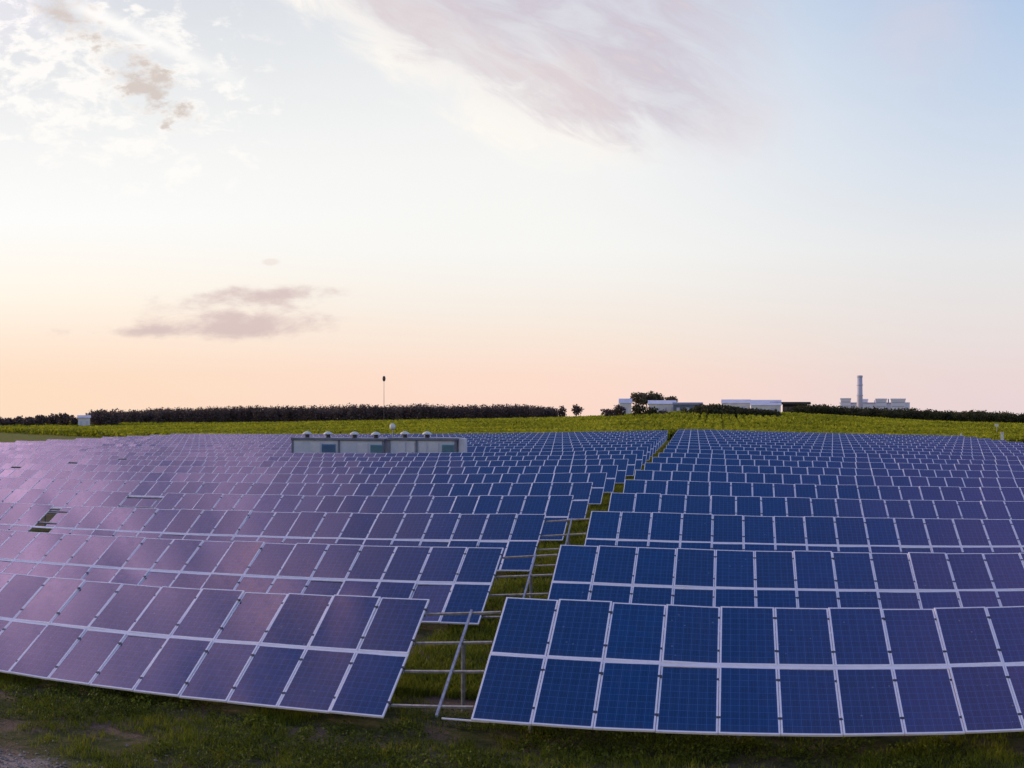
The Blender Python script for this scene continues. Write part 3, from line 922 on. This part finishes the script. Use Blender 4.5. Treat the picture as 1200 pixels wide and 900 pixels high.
# ------------------------------------------------------------------ power station on the horizon
def plant_block(pa, pb, py, rho, label, steps=0):
    pc = (pa + pb) / 2; x, y = at(pc, rho); z0 = float(T(x, y)) - 1
    w = (pb - pa) * rho / FPX; H = zat(py, rho) - z0
    t = thing('boiler_house', (x, y, z0), label, 'building', 'power station blocks on the horizon', -azim(pc))
    q = MB().box((-w / 2, 0, 0), (w / 2, 26, H * .93), 0, .3); link('wall', q.mesh('wall', [M['plant']]), t)
    q = MB().box((-w / 2 - .6, -.6, H * .93 + .01), (w / 2 + .6, 26.6, H), 0, .25); link('roof', q.mesh('roof', [M['plant']]), t)
    for f in (.62, .80):
        q = MB().box((-w * .42, -.25, H * f), (w * .42, .1, H * (f + .06))); link('louvre_band', q.mesh('louvre_band', [M['plant_dark']]), t)
    if steps:
        q = MB().box((w / 2 + .01, 4, 0), (w / 2 + 6, 22, H * .8), 0, .3); link('annex', q.mesh('annex', [M['plant']]), t)
    return t


plant_block(985, 997, 466.5, 1500, 'pale lilac block left of the power station chimney')
plant_block(1005, 1017, 467.5, 1540, 'pale lilac block at the foot of the power station chimney')
plant_block(1026, 1039, 467, 1500, 'pale lilac block just right of the power station chimney')
plant_block(1044, 1061, 467, 1500, 'widest pale lilac block at the right end of the power station', 1)


def plant_base():
    rho = 1490; pc = 1025; x, y = at(pc, rho); z0 = float(T(x, y)) - 1; k = rho / FPX; H = zat(471.5, rho) - z0
    t = thing('turbine_hall', (x, y, z0), 'long low pale hall joining the power station blocks', 'building', None, -azim(pc))
    w = 82 * k / 2
    q = MB().box((-w, 14.3, 0), (w, 40, H * .94), 0, .3); link('wall', q.mesh('wall', [M['plant']]), t)
    q = MB().box((-w - .8, 13.5, H * .94 + .01), (w + .8, 40.8, H), 0, .25); link('roof', q.mesh('roof', [M['plant_dark']]), t)
    for i in range(5):
        xc = -w + (i + .5) * w * .4
        q = MB().lathe([(.9, H + .01), (.9, H + 3 + 2 * (i % 2))], 10, (xc, 26, 0)); link('exhaust', q.mesh('exhaust', [M['plant_dark']]), t)


plant_base()


def chimney():
    rho = 1480; x, y = at(1007.5, rho); z0 = float(T(x, y)) - 1; H = zat(440, rho) - z0
    t = thing('chimney', (x, y, z0), 'tall pale power station chimney on the horizon', 'chimney')
    k = rho / FPX
    q = MB().lathe([(4.0 * k, 0), (3.5 * k, H * .4), (3.1 * k, H - 3)], 24); link('shaft', q.mesh('shaft', [M['chimney']], True), t)
    q = MB().lathe([(3.1 * k, H - 2.98), (3.5 * k, H - 2.4), (3.5 * k, H - .4), (3.2 * k, H)], 24); link('rim', q.mesh('rim', [M['plant_dark']]), t)
    for f in (.55, .78):
        rr = 3.5 * k - .4 * k * (f - .4) / .6
        q = MB().lathe([(rr + .02, H * f), (rr + .7, H * f + .1), (rr + .7, H * f + 1.3), (rr + .02, H * f + 1.4)], 24); link('walkway', q.mesh('walkway', [M['plant_dark']]), t)


chimney()


# ------------------------------------------------------------------ mast in front of the wood
def mast():
    rho = 410; x, y = at(450, rho); z0 = float(T(x, y)); H = zat(440.5, rho) - z0
    t = thing('mast', (x, y, z0), 'tall thin mast with a dark head in front of the long wood', 'mast')
    M['mast_head'] = mat('mast_head', (.05, .045, .05), .6)
    q = MB().tube([(0, 0, -.2), (0, 0, H * .5), (0, 0, H - 2.0)], [.12, .09, .06], 8); link('pole', q.mesh('pole', [M['mast_head']]), t)
    q = MB().lathe([(.10, H - 2.1), (.42, H - 1.8), (.58, H - 1.3), (.58, H - .7), (.40, H - .2), (.12, H)], 14); link('head', q.mesh('head', [M['mast_head']], True), t)


mast()

# ------------------------------------------------------------------ inverter cabins among the rows
M['cabin'] = vary(mat('cabin_sheet', (.48, .52, .64), .5), (.42, .47, .59), (.54, .58, .69), .8)
M['cabin_light'] = vary(mat('cabin_pale_door', (.52, .53, .62), .5), (.46, .47, .57), (.58, .59, .67), .9)
M['cabin_blue'] = mat('blue_louvre', (.17, .30, .50), .5)
M['cabin_teal'] = mat('teal_louvre', (.22, .40, .50), .5)
M['cabin_trim'] = vary(mat('cabin_dark_trim', (.12, .14, .21), .5), (.09, .11, .17), (.15, .17, .24), 1)
M['vent_white'] = vary(mat('white_vent_cap', (.62, .62, .60), .6), (.52, .52, .50), (.70, .70, .68), 3)
M['vent_dark'] = mat('vent_throat', (.045, .04, .04), .8)
CY = 99.5
cabx = lambda px, yy=CY: yy * math.tan(azim(px))


def cabin(pa, pb, label, sections, vents, end_px=None):
    xa, xb = cabx(pa), cabx(pb); xm = (xa + xb) / 2; z0 = float(T(xm, CY + 1)) - .05
    rho = math.hypot(xm, CY); H = zat(513.2, rho) - z0; k = rho / FPX
    t = thing('inverter_cabin', (xm, CY, z0), label, 'cabin', 'inverter cabins among the panel rows')
    a, b = xa - xm, xb - xm
    q = MB().box((a + .1, .06, 0), (b - .1, 2.5, H - .24)); link('wall', q.mesh('wall', [M['cabin']]), t)
    q = MB().box((a - .08, -.12, H - .238), (b + .08, 2.68, H), 0, .03); link('roof', q.mesh('roof', [M['cabin_trim']]), t)
    for xx in (a, b - .2):
        q = MB().box((xx, 0, 0), (xx + .2, .2, H - .241)); link('corner_post', q.mesh('corner_post', [M['cabin_trim']]), t)
    for (p0, p1, kind) in sections:
        u, w = cabx(p0) - xm, cabx(p1) - xm
        if kind == 'post':
            q = MB().box((u, -.05, 0), (w, .055, H - .242)); link('corner_post', q.mesh('corner_post', [M['cabin_trim']]), t)
        elif kind == 'door':
            q = MB().box((u, .0, .12), (w, .056, H - .45), 0, .02); d = link('door', q.mesh('door', [M['cabin_light']]), t)
            q = MB().box((w - .28, -.06, 1.5), (w - .14, -.003, 1.75)); link('handle', q.mesh('handle', [M['vent_dark']]), d)
        else:
            q = MB(); nb_ = 7; z_a, z_b = H - 1.35, H - .62
            q.box((u, .02, z_a - .04), (w, .056, z_b + .04))
            for i in range(nb_):
                zz = z_a + (z_b - z_a) * i / nb_
                q.add([(u, .018, zz + .08), (w, .018, zz + .08), (w, -.05, zz), (u, -.05, zz)], [(0, 1, 2, 3), (3, 2, 1, 0)])
            link('louvre', q.mesh('louvre', [M['cabin_' + kind]]), t)
    for p in vents:
        xx = cabx(p, CY + 1.2) - xm
        q = MB().lathe([(.22, H - .01), (.22, H + .36)], 14, (xx, 1.2, 0)); v = link('roof_vent', q.mesh('roof_vent', [M['vent_dark']]), t)
        q = MB().lathe([(.24, H + .32), (.45, H + .30), (.46, H + .36), (.34, H + .48), (.18, H + .56), (.05, H + .59)], 16, (xx, 1.2, 0)); link('cap', q.mesh('cap', [M['vent_white']], True), v)
    if end_px:
        u, w = cabx(end_px[0]) - xm, cabx(end_px[1]) - xm
        q = MB().box((u, .3, 0), (w, 1.6, H - .05), 0, .03); link('end_cabinet', q.mesh('end_cabinet', [M['cabin_light']]), t)


cabin(341.5, 450, 'longer grey blue inverter cabin with four white roof vents', [(364, 375, 'door'), (377, 393, 'blue'), (396, 398, 'post'), (419, 431, 'door'), (434, 449, 'teal')], [360, 384.5, 415.5, 440.5])
cabin(455, 535, 'shorter inverter cabin with two white roof vents and a white end cabinet', [(467, 475, 'door'), (477, 486, 'door'), (487, 489, 'post'), (491, 500, 'door'), (503, 514, 'door'), (518, 532, 'teal')], [474.5, 500.5], (536.5, 543))


def dome():
    rho = 121; x, y = at(460, rho); z0 = float(T(x, y)); H = zat(496, rho) - z0
    t = thing('weather_dome', (x, y, z0), 'white dome on a post behind the two inverter cabins', 'weather dome')
    q = MB().tube([(0, 0, -.1), (0, 0, H - .6)], .05, 8); link('post', q.mesh('post', [M['steel']]), t)
    q = MB().lathe([(.10, H - .72), (.28, H - .66), (.33, H - .42), (.30, H - .2), (.18, H - .05), (.04, H)], 16); link('dome', q.mesh('dome', [M['vent_white']], True), t)


dome()


# ------------------------------------------------------------------ white markers past the right end of the rows
def marker(px, py_top, rho, hpx, wpx, label, board=False):
    x, y = at(px, rho); z0 = float(T(x, y)); k = rho / FPX
    H = zat(py_top, rho) - z0
    t = thing('marker_post', (x, y, z0), label, 'marker post', 'white markers by the right end of the rows', -azim(px))
    r = wpx * k / 2
    if board:
        q = MB().tube([(0, 0, -.1), (0, 0, H)], .05, 8); link('post', q.mesh('post', [M['steel']]), t)
        q = MB().box((-r, -.09, H - hpx * k), (r, -.055, H), 0, .01); link('board', q.mesh('board', [M['vent_white']]), t)
    else:
        q = MB().box((-r, -r, -.1), (r, r, H - .12), 0, .02); link('post', q.mesh('post', [M['vent_white']]), t)
        q = MB().box((-r * 1.15, -r * 1.15, H - .119), (r * 1.15, r * 1.15, H), 0, .03); link('cap', q.mesh('cap', [M['cabin_light']]), t)


marker(1174.5, 506.5, 176, 10, 3.6, 'thick white post at the edge of the crop past the right rows')
marker(1126.5, 508, 182, 6, 2, 'thin white post behind the last row on the right')
marker(1168, 496.5, 236, 3.4, 4.6, 'small white board on a pole standing in the crop', True)
